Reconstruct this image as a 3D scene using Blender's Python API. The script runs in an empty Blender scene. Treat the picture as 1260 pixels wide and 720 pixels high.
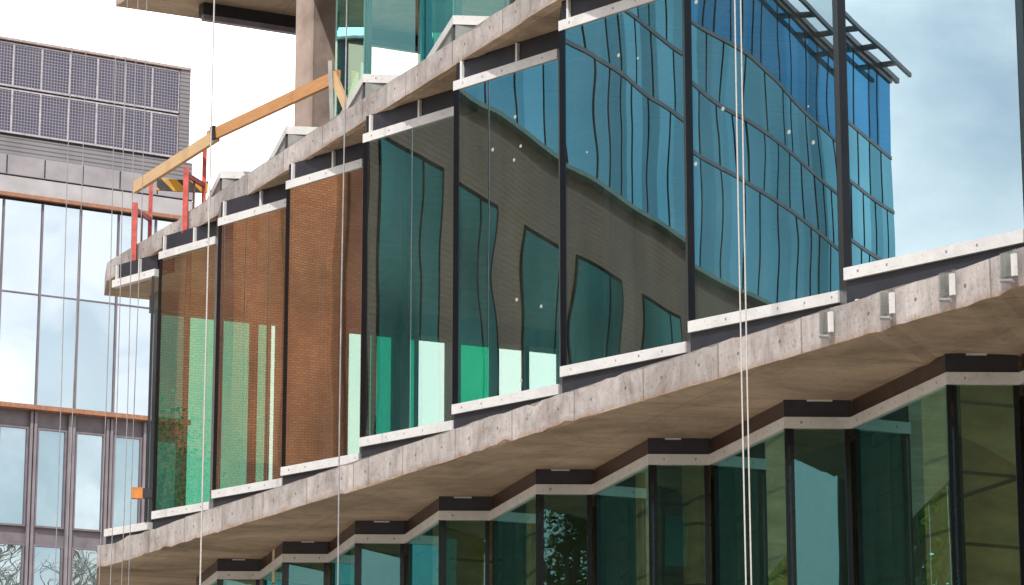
import bpy, math, random
import numpy as np
from mathutils import Vector, Matrix
random.seed(7)
R = math.radians
scene = bpy.context.scene
col = scene.collection
EYE = 1.6                       # eye height of the photographer (m)

# ------------------------------------------------------------------ survey: sight lines -> metres on a known level
F, PITCH, CX, CY = 3455.0, R(12.56), 630.0, 360.0
def ray(px, py):
    a = (px-CX)/F; b = (CY-py)/F
    return (a, math.cos(PITCH)-b*math.sin(PITCH), math.sin(PITCH)+b*math.cos(PITCH))
def pt(px, py, z):              # z above the eye
    r = ray(px, py); t = z/r[2]
    return (r[0]*t, r[1]*t)

# ------------------------------------------------------------------ mesh helpers
class MB:
    def __init__(self): self.v=[]; self.f=[]; self.uv=[]; self.mi=[]
    def face(self, pts, uv=None, m=0):
        b=len(self.v); self.v += [tuple(p) for p in pts]
        self.f.append(tuple(range(b,b+len(pts))))
        self.uv.append(uv if uv else [(p[0],p[1]) for p in pts]); self.mi.append(m)
    def hexa(self, B, T, m=0, mfront=None):
        # B, T: four bottom and four top points; side 0-1 is the front
        self.face([B[3],B[2],B[1],B[0]], m=m); self.face(T, m=m)
        for i in range(4):
            j=(i+1)%4
            L=(Vector(B[j])-Vector(B[i])).length; H=(Vector(T[i])-Vector(B[i])).length
            self.face([B[i],B[j],T[j],T[i]], uv=[(0,0),(L,0),(L,H),(0,H)], m=(mfront if (i==0 and mfront is not None) else m))
    def wall(self, p, q, z0, z1, o0, o1, m=0, mfront=None, e0=0, e1=0):
        # box along the plan line p->q, from offset o0 (outer) to o1 (inner) measured inwards
        d=Vector((q[0]-p[0],q[1]-p[1])); d.normalize(); n=Vector((d.y,-d.x))
        P=Vector(p)-d*e0; Q=Vector(q)+d*e1
        c=[P-n*o0, Q-n*o0, Q-n*o1, P-n*o1]
        self.hexa([(a.x,a.y,z0) for a in c],[(a.x,a.y,z1) for a in c],m,mfront)
    def box(self, c, s, rz=0, m=0):
        x,y,z=[k/2 for k in s]; ca,sa=math.cos(rz),math.sin(rz)
        def w(a,b,h): return (c[0]+a*ca-b*sa, c[1]+a*sa+b*ca, c[2]+h)
        q=[(-x,-y),(x,-y),(x,y),(-x,y)]
        self.hexa([w(a,b,-z) for a,b in q],[w(a,b,z) for a,b in q],m)
    def bar(self, a, b, w, h, m=0, up=(0,0,1)):
        a=Vector(a); b=Vector(b); d=(b-a).normalized(); u=Vector(up)
        if abs(d.dot(u))>.98: u=Vector((0,1,0))
        s=d.cross(u).normalized(); u=s.cross(d)
        c=[-s*w/2-u*h/2, s*w/2-u*h/2, s*w/2+u*h/2, -s*w/2+u*h/2]
        A=[a+k for k in c]; B=[b+k for k in c]; L=(b-a).length
        self.face(A,m=m); self.face([B[3],B[2],B[1],B[0]],m=m)
        for i in range(4):
            j=(i+1)%4
            self.face([A[j],A[i],B[i],B[j]],uv=[(0,i*.3),(0,i*.3+.2),(L,i*.3+.2),(L,i*.3)],m=m)
    def tube(self, pts, r, n=8, m=0):
        pts=[Vector(p) for p in pts]; rings=[]
        rr = r if isinstance(r,(list,tuple)) else [r]*len(pts)
        for i,p in enumerate(pts):
            d=(pts[min(i+1,len(pts)-1)]-pts[max(i-1,0)]).normalized()
            u=Vector((0,0,1)) if abs(d.z)<.95 else Vector((0,1,0))
            s=d.cross(u).normalized(); u=s.cross(d)
            b=len(self.v)
            for k in range(n):
                a=2*math.pi*k/n; self.v.append(tuple(p+s*math.cos(a)*rr[i]+u*math.sin(a)*rr[i]))
            rings.append(b)
        for i in range(len(pts)-1):
            for k in range(n):
                k2=(k+1)%n; A,B=rings[i],rings[i+1]
                self.f.append((A+k,A+k2,B+k2,B+k)); self.uv.append([(k/n,i),((k+1)/n,i),((k+1)/n,i+1),(k/n,i+1)]); self.mi.append(m)
        for b,rev in ((rings[0],True),(rings[-1],False)):
            idx=[b+k for k in range(n)]
            if rev: idx.reverse()
            self.f.append(tuple(idx)); self.uv.append([(0,0)]*n); self.mi.append(m)
    def build(self, name, mats, parent=None, smooth=False, bevel=0):
        me=bpy.data.meshes.new(name)
        # everything is given above eye level or absolute through self.z0
        me.from_pydata(self.v,[],self.f)
        uvl=me.uv_layers.new(name='UVMap')
        k=0
        for fi,uv in enumerate(self.uv):
            for c in uv:
                uvl.data[k].uv=c; k+=1
        mats = mats if isinstance(mats,(list,tuple)) else [mats]
        for mm in mats: me.materials.append(mm)
        for p,mi in zip(me.polygons,self.mi): p.material_index=mi; p.use_smooth=smooth
        me.validate(); me.update()
        o=bpy.data.objects.new(name,me); col.objects.link(o)
        if parent is not None: o.parent=parent
        if bevel:
            b=o.modifiers.new('soft_edge','BEVEL'); b.width=bevel; b.segments=1; b.limit_method='ANGLE'; b.angle_limit=R(50)
        return o
def empty(name, loc=(0,0,0), label=None, cat=None, group=None):
    o=bpy.data.objects.new(name,None); col.objects.link(o); o.location=loc; o.empty_display_size=.2
    return tag(o,label,cat,group)
def tag(o, label=None, cat=None, group=None, kind=None):
    if label: o['label']=label
    if cat: o['category']=cat
    if group: o['group']=group
    if kind: o['kind']=kind
    return o
def under(o, parent):            # parent keeping world place when the parent Empty stands away from the origin
    o.parent=parent; o.matrix_parent_inverse=Matrix.Translation(parent.location).inverted(); return o

# ------------------------------------------------------------------ materials
def mat(name):
    m=bpy.data.materials.new(name); m.use_nodes=True; nt=m.node_tree; nt.nodes.clear()
    out=nt.nodes.new('ShaderNodeOutputMaterial')
    return m,nt,out
def N(nt,t,**kw):
    n=nt.nodes.new(t)
    for k,v in kw.items():
        if k.startswith('i_'):
            n.inputs[k[2:].replace('_',' ')].default_value=v
        else: setattr(n,k,v)
    return n
def L(nt,a,b): nt.links.new(a,b)
def ramp(nt, stops):
    r=nt.nodes.new('ShaderNodeValToRGB'); e=r.color_ramp.elements
    while len(e)<len(stops): e.new(.5)
    for k,(p,c) in zip(e,stops): k.position=p; k.color=(c[0],c[1],c[2],1) if not isinstance(c,(int,float)) else (c,c,c,1)
    return r
def math_(nt,op,a,b=None,c=None):
    n=nt.nodes.new('ShaderNodeMath'); n.operation=op
    for i,x in enumerate((a,b,c)):
        if x is None: continue
        if isinstance(x,(int,float)): n.inputs[i].default_value=x
        else: L(nt,x,n.inputs[i])
    return n.outputs[0]
def mixc(nt,fac,a,b,mode='MIX'):
    n=nt.nodes.new('ShaderNodeMix'); n.data_type='RGBA'; n.blend_type=mode
    for s,x in ((n.inputs[0],fac),(n.inputs[6],a),(n.inputs[7],b)):
        if isinstance(x,(int,float)): s.default_value=x
        elif isinstance(x,tuple): s.default_value=(x[0],x[1],x[2],1)
        else: L(nt,x,s)
    return n.outputs[2]
def coords(nt, kind='Object', scale=(1,1,1), rot=(0,0,0)):
    tc=nt.nodes.new('ShaderNodeTexCoord'); mp=nt.nodes.new('ShaderNodeMapping')
    mp.inputs['Scale'].default_value=scale; mp.inputs['Rotation'].default_value=rot
    L(nt,tc.outputs[kind],mp.inputs['Vector']); return mp.outputs[0]
def noise(nt,vec,scale,detail=5,rough=.55,dist=0):
    n=nt.nodes.new('ShaderNodeTexNoise'); n.inputs['Scale'].default_value=scale; n.inputs['Detail'].default_value=detail
    n.inputs['Roughness'].default_value=rough; n.inputs['Distortion'].default_value=dist
    L(nt,vec,n.inputs['Vector']); return n.outputs['Fac']
def principled(nt,out,colr,rough=.7,metal=0,bump=None,bstr=.3,bdist=.01,spec=None):
    p=nt.nodes.new('ShaderNodeBsdfPrincipled')
    if isinstance(colr,tuple): p.inputs['Base Color'].default_value=(*colr,1)
    else: L(nt,colr,p.inputs['Base Color'])
    if isinstance(rough,(int,float)): p.inputs['Roughness'].default_value=rough
    else: L(nt,rough,p.inputs['Roughness'])
    p.inputs['Metallic'].default_value=metal
    if spec is not None: p.inputs['Specular IOR Level'].default_value=spec
    if bump is not None:
        b=nt.nodes.new('ShaderNodeBump'); b.inputs['Strength'].default_value=bstr; b.inputs['Distance'].default_value=bdist
        L(nt,bump,b.inputs['Height']); L(nt,b.outputs[0],p.inputs['Normal'])
    L(nt,p.outputs[0],out.inputs[0]); return p

def m_plain(name, c, rough=.6, metal=0, var=.25, scale=6, spec=None):
    m,nt,out=mat(name); v=coords(nt)
    n=noise(nt,v,scale,6)
    r=ramp(nt,[(.3,tuple(k*(1-var) for k in c)),(.7,tuple(min(1,k*(1+var)) for k in c))]); L(nt,n,r.inputs[0])
    principled(nt,out,r.outputs[0],rough,metal,bump=n,bstr=.15,bdist=.004,spec=spec); return m

def m_fascia():
    m,nt,out=mat('concrete_edge'); uv=coords(nt,'UV')
    sx=nt.nodes.new('ShaderNodeSeparateXYZ'); L(nt,uv,sx.inputs[0])
    ob=coords(nt)
    n1=noise(nt,ob,1.7,10,.70,.5); n2=noise(nt,coords(nt,'Object',(7,7,1.6)),1.2,6,.7); n3=noise(nt,ob,28,3,.7)
    base=ramp(nt,[(.30,(.24,.205,.19)),(.5,(.43,.39,.375)),(.70,(.59,.545,.53))]); L(nt,n1,base.inputs[0])
    st=ramp(nt,[(.34,.45),(.5,1)]); L(nt,n2,st.inputs[0])
    c=mixc(nt,.45,base.outputs[0],st.outputs[0],'MULTIPLY')
    pr=ramp(nt,[(.32,.3),(.43,1)]); L(nt,n3,pr.inputs[0]); c=mixc(nt,.5,c,pr.outputs[0],'MULTIPLY')
    # formwork joints every 1.25 m with slightly different panels
    u=math_(nt,'DIVIDE',sx.outputs[0],1.25); fr=math_(nt,'FRACT',u)
    j=math_(nt,'LESS_THAN',math_(nt,'ABSOLUTE',math_(nt,'SUBTRACT',fr,.5)),.008)
    wn=nt.nodes.new('ShaderNodeTexWhiteNoise'); wn.noise_dimensions='1D'; L(nt,math_(nt,'FLOOR',math_(nt,'ADD',u,.5)),wn.inputs['W'])
    pv=math_(nt,'ADD',math_(nt,'MULTIPLY',wn.outputs[0],.22),.86)
    c=mixc(nt,1,c,pv,'MULTIPLY'); c=mixc(nt,math_(nt,'MULTIPLY',j,.65),c,(.12,.10,.09))
    hx=math_(nt,'MULTIPLY',math_(nt,'SUBTRACT',math_(nt,'FRACT',math_(nt,'DIVIDE',sx.outputs[0],.625)),.5),.625); hy=math_(nt,'SUBTRACT',sx.outputs[1],.16)
    hole=math_(nt,'LESS_THAN',math_(nt,'ADD',math_(nt,'MULTIPLY',hx,hx),math_(nt,'MULTIPLY',hy,hy)),.0003)
    c=mixc(nt,math_(nt,'MULTIPLY',hole,.7),c,(.07,.06,.055))
    gz=ramp(nt,[(.0,.78),(.25,1)]); L(nt,math_(nt,'SUBTRACT',.30,sx.outputs[1]),gz.inputs[0]); drip=ramp_out(nt,noise(nt,coords(nt,'UV',(6,.5,1)),1.5,5,.7),.5,.68)
    c=mixc(nt,math_(nt,'MULTIPLY',drip,.24),c,(.17,.145,.13))
    # rust coloured lower arris
    e=math_(nt,'SUBTRACT',1,math_(nt,'SMOOTH_MIN',math_(nt,'MULTIPLY',sx.outputs[1],16),1,.1))
    e=math_(nt,'MULTIPLY',math_(nt,'MAXIMUM',e,0),ramp_out(nt,n2,.4,.6))
    c=mixc(nt,math_(nt,'MULTIPLY',e,.75),c,(.30,.14,.06))
    principled(nt,out,c,.85,bump=n3,bstr=.5,bdist=.006); return m
def ramp_out(nt,src,a,b):
    r=ramp(nt,[(a,0),(b,1)]); L(nt,src,r.inputs[0]); return r.outputs[0]
def m_soffit():
    m,nt,out=mat('concrete_soffit'); v=coords(nt)
    n1=noise(nt,v,.8,9,.68,.6); rot=coords(nt,'Object',(1,1,1),(0,0,R(-18)))
    mp=nt.nodes.new('ShaderNodeMapping'); mp.inputs['Scale'].default_value=(.5,1.9,1); L(nt,rot,mp.inputs[0])
    n2=noise(nt,mp.outputs[0],1.4,7,.68,.8); n3=noise(nt,v,16,4,.7)
    base=ramp(nt,[(.30,(.25,.185,.135)),(.5,(.43,.33,.245)),(.70,(.60,.48,.37))]); L(nt,n1,base.inputs[0])
    s=ramp(nt,[(.30,.6),(.5,.95),(.68,1.1)]); L(nt,n2,s.inputs[0]); c=mixc(nt,.6,base.outputs[0],s.outputs[0],'MULTIPLY')
    p=ramp(nt,[(.30,.25),(.42,1)]); L(nt,n3,p.inputs[0]); c=mixc(nt,.5,c,p.outputs[0],'MULTIPLY')
    sp=nt.nodes.new('ShaderNodeSeparateXYZ'); L(nt,rot,sp.inputs[0])
    def joint(o,step,w):
        f=math_(nt,'FRACT',math_(nt,'DIVIDE',o,step)); return math_(nt,'LESS_THAN',math_(nt,'ABSOLUTE',math_(nt,'SUBTRACT',f,.5)),w)
    c=mixc(nt,math_(nt,'MULTIPLY',joint(sp.outputs[1],2.5,.004),.6),c,(.12,.08,.05))
    c=mixc(nt,math_(nt,'MULTIPLY',joint(sp.outputs[0],1.25,.006),.4),c,(.14,.09,.06))
    principled(nt,out,c,.8,bump=n2,bstr=.25,bdist=.01); return m
def N2(nt,a,b):
    c=nt.nodes.new('ShaderNodeCombineXYZ'); L(nt,a,c.inputs[0]); L(nt,b,c.inputs[1]); return c.outputs[0]
def geo_rand(nt):
    o=nt.nodes.new('ShaderNodeObjectInfo'); return math_(nt,'MULTIPLY',o.outputs['Random'],50)
def m_rail(name='white_aluminium', c=(.68,.67,.665)):
    m,nt,out=mat(name); uv=coords(nt,'UV'); ob=coords(nt)
    n=noise(nt,coords(nt,'Object',(3,3,3)),1.2,6,.7); n2=noise(nt,ob,45,2)
    r=ramp(nt,[(.28,tuple(k*.82 for k in c)),(.55,c)]); L(nt,n,r.inputs[0])
    sx=nt.nodes.new('ShaderNodeSeparateXYZ'); L(nt,uv,sx.inputs[0])
    du=math_(nt,'ABSOLUTE',math_(nt,'SUBTRACT',math_(nt,'FRACT',math_(nt,'DIVIDE',sx.outputs[0],.31)),.5))
    dv=math_(nt,'ABSOLUTE',math_(nt,'SUBTRACT',sx.outputs[1],.055))
    wr=nt.nodes.new('ShaderNodeTexWhiteNoise'); wr.noise_dimensions='2D'; L(nt,N2(nt,math_(nt,'FLOOR',math_(nt,'DIVIDE',sx.outputs[0],.31)),geo_rand(nt)),wr.inputs['Vector'])
    dot=math_(nt,'MULTIPLY',math_(nt,'LESS_THAN',du,math_(nt,'ADD',.012,math_(nt,'MULTIPLY',wr.outputs[0],.026))),math_(nt,'LESS_THAN',dv,.012))
    dot=math_(nt,'MULTIPLY',dot,math_(nt,'GREATER_THAN',wr.outputs[0],.25))
    n4=noise(nt,coords(nt,'Object',(1,1,6)),7,5,.75)
    sc4=math_(nt,'MULTIPLY',ramp_out(nt,n4,.60,.72),.5)
    sm=math_(nt,'MAXIMUM',math_(nt,'MULTIPLY',ramp_out(nt,n2,.63,.71),.35),sc4)
    cc=mixc(nt,math_(nt,'MAXIMUM',math_(nt,'MULTIPLY',dot,.75),sm),r.outputs[0],(.10,.10,.12))
    principled(nt,out,cc,.45,.0,bump=n2,bstr=.1,bdist=.002); return m
def m_glass(name, tint=(.50,.80,.68), refl=(.64,.90,1.0), base=.19, gain=1.15, wave=.0022, specks=0.0, film=(.02,.05,.045), filmf=.04):
    m,nt,out=mat(name); ob=coords(nt)
    nz=nt.nodes.new('ShaderNodeTexNoise'); nz.inputs['Scale'].default_value=.8; nz.inputs['Detail'].default_value=1.5
    mp=nt.nodes.new('ShaderNodeMapping'); mp.inputs['Scale'].default_value=(1,1,.75); L(nt,ob,mp.inputs[0]); L(nt,mp.outputs[0],nz.inputs['Vector'])
    sub=N(nt,'ShaderNodeVectorMath',operation='SUBTRACT'); L(nt,nz.outputs['Color'],sub.inputs[0]); sub.inputs[1].default_value=(.5,.5,.5)
    sc=N(nt,'ShaderNodeVectorMath',operation='SCALE'); L(nt,sub.outputs[0],sc.inputs[0]); sc.inputs['Scale'].default_value=wave*4
    geo=nt.nodes.new('ShaderNodeNewGeometry')
    ad=N(nt,'ShaderNodeVectorMath',operation='ADD'); L(nt,geo.outputs['Normal'],ad.inputs[0]); L(nt,sc.outputs[0],ad.inputs[1])
    nm=N(nt,'ShaderNodeVectorMath',operation='NORMALIZE'); L(nt,ad.outputs[0],nm.inputs[0])
    lw=nt.nodes.new('ShaderNodeLayerWeight'); lw.inputs['Blend'].default_value=.5
    fac=math_(nt,'MINIMUM',math_(nt,'ADD',base,math_(nt,'MULTIPLY',lw.outputs['Facing'],gain)),.92)
    tr=nt.nodes.new('ShaderNodeBsdfTransparent'); tr.inputs[0].default_value=(*tint,1)
    gl=nt.nodes.new('ShaderNodeBsdfGlossy'); gl.inputs['Color'].default_value=(*refl,1); gl.inputs['Roughness'].default_value=0.0
    L(nt,nm.outputs[0],gl.inputs['Normal'])
    mx=nt.nodes.new('ShaderNodeMixShader'); L(nt,fac,mx.inputs[0]); L(nt,tr.outputs[0],mx.inputs[1]); L(nt,gl.outputs[0],mx.inputs[2])
    # thin dust film
    df=nt.nodes.new('ShaderNodeBsdfDiffuse'); df.inputs[0].default_value=(.42,.45,.42,1)
    dn=noise(nt,coords(nt,'Object',(3,3,.5)),1.5,5,.7)
    ff=math_(nt,'MULTIPLY',ramp_out(nt,dn,.35,.8),filmf)
    if specks:
        vo=nt.nodes.new('ShaderNodeTexVoronoi'); vo.inputs['Scale'].default_value=4.2; L(nt,ob,vo.inputs['Vector'])
        wn=nt.nodes.new('ShaderNodeSeparateColor'); L(nt,vo.outputs['Color'],wn.inputs[0])
        dotm=math_(nt,'MULTIPLY',math_(nt,'LESS_THAN',vo.outputs['Distance'],.085),math_(nt,'LESS_THAN',wn.outputs[0],specks))
        ff=math_(nt,'MAXIMUM',ff,math_(nt,'MULTIPLY',dotm,.85))
    m2=nt.nodes.new('ShaderNodeMixShader'); L(nt,ff,m2.inputs[0]); L(nt,mx.outputs[0],m2.inputs[1]); L(nt,df.outputs[0],m2.inputs[2])
    L(nt,m2.outputs[0],out.inputs[0]); return m
def m_clear(name,tint):
    m,nt,out=mat(name); tr=nt.nodes.new('ShaderNodeBsdfTransparent'); tr.inputs[0].default_value=(*tint,1)
    gl=nt.nodes.new('ShaderNodeBsdfGlossy'); gl.inputs['Roughness'].default_value=0
    mx=nt.nodes.new('ShaderNodeMixShader'); mx.inputs[0].default_value=.03
    L(nt,tr.outputs[0],mx.inputs[1]); L(nt,gl.outputs[0],mx.inputs[2]); L(nt,mx.outputs[0],out.inputs[0]); return m
def m_mirror(name, c, rough=.02, diff=(.1,.15,.18), mixf=.75, scale=.35, var=.25, wave=.004, pane=0, tilt=0):
    # opaque reflective curtain wall glass
    m,nt,out=mat(name); ob=coords(nt)
    nz=nt.nodes.new('ShaderNodeTexNoise'); nz.inputs['Scale'].default_value=scale; nz.inputs['Detail'].default_value=2; L(nt,ob,nz.inputs['Vector'])
    sub=N(nt,'ShaderNodeVectorMath',operation='SUBTRACT'); L(nt,nz.outputs['Color'],sub.inputs[0]); sub.inputs[1].default_value=(.5,.5,.5)
    sc=N(nt,'ShaderNodeVectorMath',operation='SCALE'); L(nt,sub.outputs[0],sc.inputs[0]); sc.inputs['Scale'].default_value=wave*4
    geo=nt.nodes.new('ShaderNodeNewGeometry')
    ad=N(nt,'ShaderNodeVectorMath',operation='ADD'); L(nt,geo.outputs['Normal'],ad.inputs[0]); L(nt,sc.outputs[0],ad.inputs[1])
    if tilt:
        oi=nt.nodes.new('ShaderNodeObjectInfo'); wt_=nt.nodes.new('ShaderNodeTexWhiteNoise'); wt_.noise_dimensions='1D'; L(nt,math_(nt,'MULTIPLY',oi.outputs['Random'],91),wt_.inputs['W'])
        s2=N(nt,'ShaderNodeVectorMath',operation='SUBTRACT'); L(nt,wt_.outputs['Color'],s2.inputs[0]); s2.inputs[1].default_value=(.5,.5,.5)
        s3=N(nt,'ShaderNodeVectorMath',operation='SCALE'); L(nt,s2.outputs[0],s3.inputs[0]); s3.inputs['Scale'].default_value=tilt
        a2=N(nt,'ShaderNodeVectorMath',operation='ADD'); L(nt,ad.outputs[0],a2.inputs[0]); L(nt,s3.outputs[0],a2.inputs[1]); ad=a2
    nm=N(nt,'ShaderNodeVectorMath',operation='NORMALIZE'); L(nt,ad.outputs[0],nm.inputs[0])
    r=ramp(nt,[(.35,tuple(k*(1-var) for k in c)),(.65,tuple(min(1,k*(1+var)) for k in c))]); L(nt,nz.outputs['Fac'],r.inputs[0]); rc=r.outputs[0]
    if pane:
        uv=coords(nt,'UV'); sx=nt.nodes.new('ShaderNodeSeparateXYZ'); L(nt,uv,sx.inputs[0]); wn=nt.nodes.new('ShaderNodeTexWhiteNoise'); wn.noise_dimensions='1D'; L(nt,math_(nt,'FLOOR',math_(nt,'DIVIDE',sx.outputs[0],pane)),wn.inputs['W']); rc=mixc(nt,1,rc,math_(nt,'ADD',.62,math_(nt,'MULTIPLY',wn.outputs[0],.55)),'MULTIPLY')
    gl=nt.nodes.new('ShaderNodeBsdfGlossy'); gl.inputs['Roughness'].default_value=rough; L(nt,rc,gl.inputs['Color']); L(nt,nm.outputs[0],gl.inputs['Normal'])
    df=nt.nodes.new('ShaderNodeBsdfDiffuse'); df.inputs[0].default_value=(*diff,1)
    mx=nt.nodes.new('ShaderNodeMixShader'); mx.inputs[0].default_value=mixf
    L(nt,df.outputs[0],mx.inputs[1]); L(nt,gl.outputs[0],mx.inputs[2]); L(nt,mx.outputs[0],out.inputs[0]); return m
def m_brick(name,c1,c2,mortar,bw=.22,bh=.075):
    m,nt,out=mat(name); uv=coords(nt,'UV')
    b=nt.nodes.new('ShaderNodeTexBrick'); L(nt,uv,b.inputs['Vector']); b.inputs['Scale'].default_value=1
    b.inputs['Brick Width'].default_value=bw; b.inputs['Row Height'].default_value=bh; b.inputs['Mortar Size'].default_value=.012
    b.inputs['Color1'].default_value=(*c1,1); b.inputs['Color2'].default_value=(*c2,1); b.inputs['Mortar'].default_value=(*mortar,1)
    n=noise(nt,coords(nt,'UV',(.4,.25,1)),1,5,.6); rr=ramp(nt,[(.32,.42),(.66,1.2)]); L(nt,n,rr.inputs[0])
    c=mixc(nt,.85,b.outputs['Color'],rr.outputs[0],'MULTIPLY'); principled(nt,out,c,.85); return m
def m_ribbed(name,c,step=.22):
    m,nt,out=mat(name); uv=coords(nt,'UV'); s=nt.nodes.new('ShaderNodeSeparateXYZ'); L(nt,uv,s.inputs[0])
    f=math_(nt,'FRACT',math_(nt,'DIVIDE',s.outputs[1],step)); g=math_(nt,'LESS_THAN',f,.3)
    n=noise(nt,coords(nt,'UV',(.3,.2,1)),1,5); rr=ramp(nt,[(.3,tuple(k*.7 for k in c)),(.7,tuple(k*1.25 for k in c))]); L(nt,n,rr.inputs[0])
    cc=mixc(nt,math_(nt,'MULTIPLY',g,.6),rr.outputs[0],(.02,.016,.012)); principled(nt,out,cc,.8); return m
def m_wood(name,c1,c2):
    m,nt,out=mat(name); v=coords(nt,'UV',(1.2,40,1)); n=noise(nt,v,2,6,.65,.4)
    r=ramp(nt,[(.3,c1),(.65,c2)]); L(nt,n,r.inputs[0]); principled(nt,out,r.outputs[0],.7,bump=n,bstr=.3,bdist=.003); return m
def m_hazard():
    m,nt,out=mat('hazard_paint'); uv=coords(nt,'UV'); s=nt.nodes.new('ShaderNodeSeparateXYZ'); L(nt,uv,s.inputs[0])
    f=math_(nt,'FRACT',math_(nt,'DIVIDE',math_(nt,'ADD',s.outputs[0],math_(nt,'MULTIPLY',s.outputs[1],-.9)),.40))
    c=mixc(nt,math_(nt,'LESS_THAN',f,.46),(.62,.32,.02),(.03,.028,.03))
    n=noise(nt,uv,9,4); c=mixc(nt,math_(nt,'MULTIPLY',ramp_out(nt,n,.5,.7),.35),c,(.25,.2,.15)); principled(nt,out,c,.6); return m
def m_solar():
    m,nt,out=mat('solar_cells'); uv=coords(nt,'UV'); s=nt.nodes.new('ShaderNodeSeparateXYZ'); L(nt,uv,s.inputs[0])
    def ln(o,step,w): 
        f=math_(nt,'FRACT',math_(nt,'DIVIDE',o,step)); return math_(nt,'LESS_THAN',f,w)
    g=math_(nt,'MAXIMUM',ln(s.outputs[0],.118,.22),ln(s.outputs[1],.118,.22))
    n=noise(nt,coords(nt),1.1,3); rr=ramp(nt,[(.3,(.035,.033,.060)),(.7,(.065,.058,.092))]); L(nt,n,rr.inputs[0])
    c=mixc(nt,g,rr.outputs[0],(.235,.22,.265)); principled(nt,out,c,.28); return m
def m_ground():
    m,nt,out=mat('pale_paving'); v=coords(nt); n=noise(nt,v,.12,7,.6); n2=noise(nt,v,5,4)
    r=ramp(nt,[(.3,(.34,.30,.25)),(.7,(.50,.45,.38))]); L(nt,n,r.inputs[0])
    b=nt.nodes.new('ShaderNodeTexBrick'); b.inputs['Scale'].default_value=1; b.inputs['Brick Width'].default_value=1.2; b.inputs['Row Height'].default_value=.6; b.inputs['Mortar Size'].default_value=.012
    b.inputs['Color1'].default_value=(1,1,1,1); b.inputs['Color2'].default_value=(.85,.85,.85,1); b.inputs['Mortar'].default_value=(.45,.42,.4,1); L(nt,v,b.inputs['Vector'])
    c=mixc(nt,1,r.outputs[0],b.outputs['Color'],'MULTIPLY'); principled(nt,out,c,.85,bump=n2); return m
def m_interior(name,c,step=.62):
    # board-marked concrete
    m,nt,out=mat(name); v=coords(nt,'Object'); s=nt.nodes.new('ShaderNodeSeparateXYZ'); L(nt,v,s.inputs[0])
    n=noise(nt,coords(nt,'Object',(2,2,5)),1,6,.65); zz=math_(nt,'ADD',s.outputs[2],math_(nt,'MULTIPLY',s.outputs[0],.06))
    f=math_(nt,'FRACT',math_(nt,'DIVIDE',zz,step)); j=math_(nt,'LESS_THAN',f,.05)
    z2=math_(nt,'ADD',s.outputs[2],math_(nt,'MULTIPLY',s.outputs[0],-.34)); j2=math_(nt,'LESS_THAN',math_(nt,'FRACT',math_(nt,'DIVIDE',z2,1.27)),.03)
    r=ramp(nt,[(.3,tuple(k*.65 for k in c)),(.7,tuple(k*1.2 for k in c))]); L(nt,n,r.inputs[0])
    cc=mixc(nt,math_(nt,'MULTIPLY',math_(nt,'MAXIMUM',j,j2),.8),r.outputs[0],tuple(k*.15 for k in c)); principled(nt,out,cc,.85); return m
def m_leaf():
    m,nt,out=mat('leaves'); oi=nt.nodes.new('ShaderNodeNewGeometry')
    r=ramp(nt,[(0,(.03,.065,.016)),(.5,(.055,.11,.024)),(1,(.11,.16,.04))]); L(nt,oi.outputs['Random Per Island'],r.inputs[0])
    p=principled(nt,out,r.outputs[0],.6); tl=nt.nodes.new('ShaderNodeBsdfTranslucent'); L(nt,mixc(nt,1,r.outputs[0],(1.3,1.5,.9),'MULTIPLY'),tl.inputs[0]); ms=nt.nodes.new('ShaderNodeMixShader'); ms.inputs[0].default_value=.5; L(nt,p.outputs[0],ms.inputs[1]); L(nt,tl.outputs[0],ms.inputs[2]); L(nt,ms.outputs[0],out.inputs[0]); return m

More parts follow.
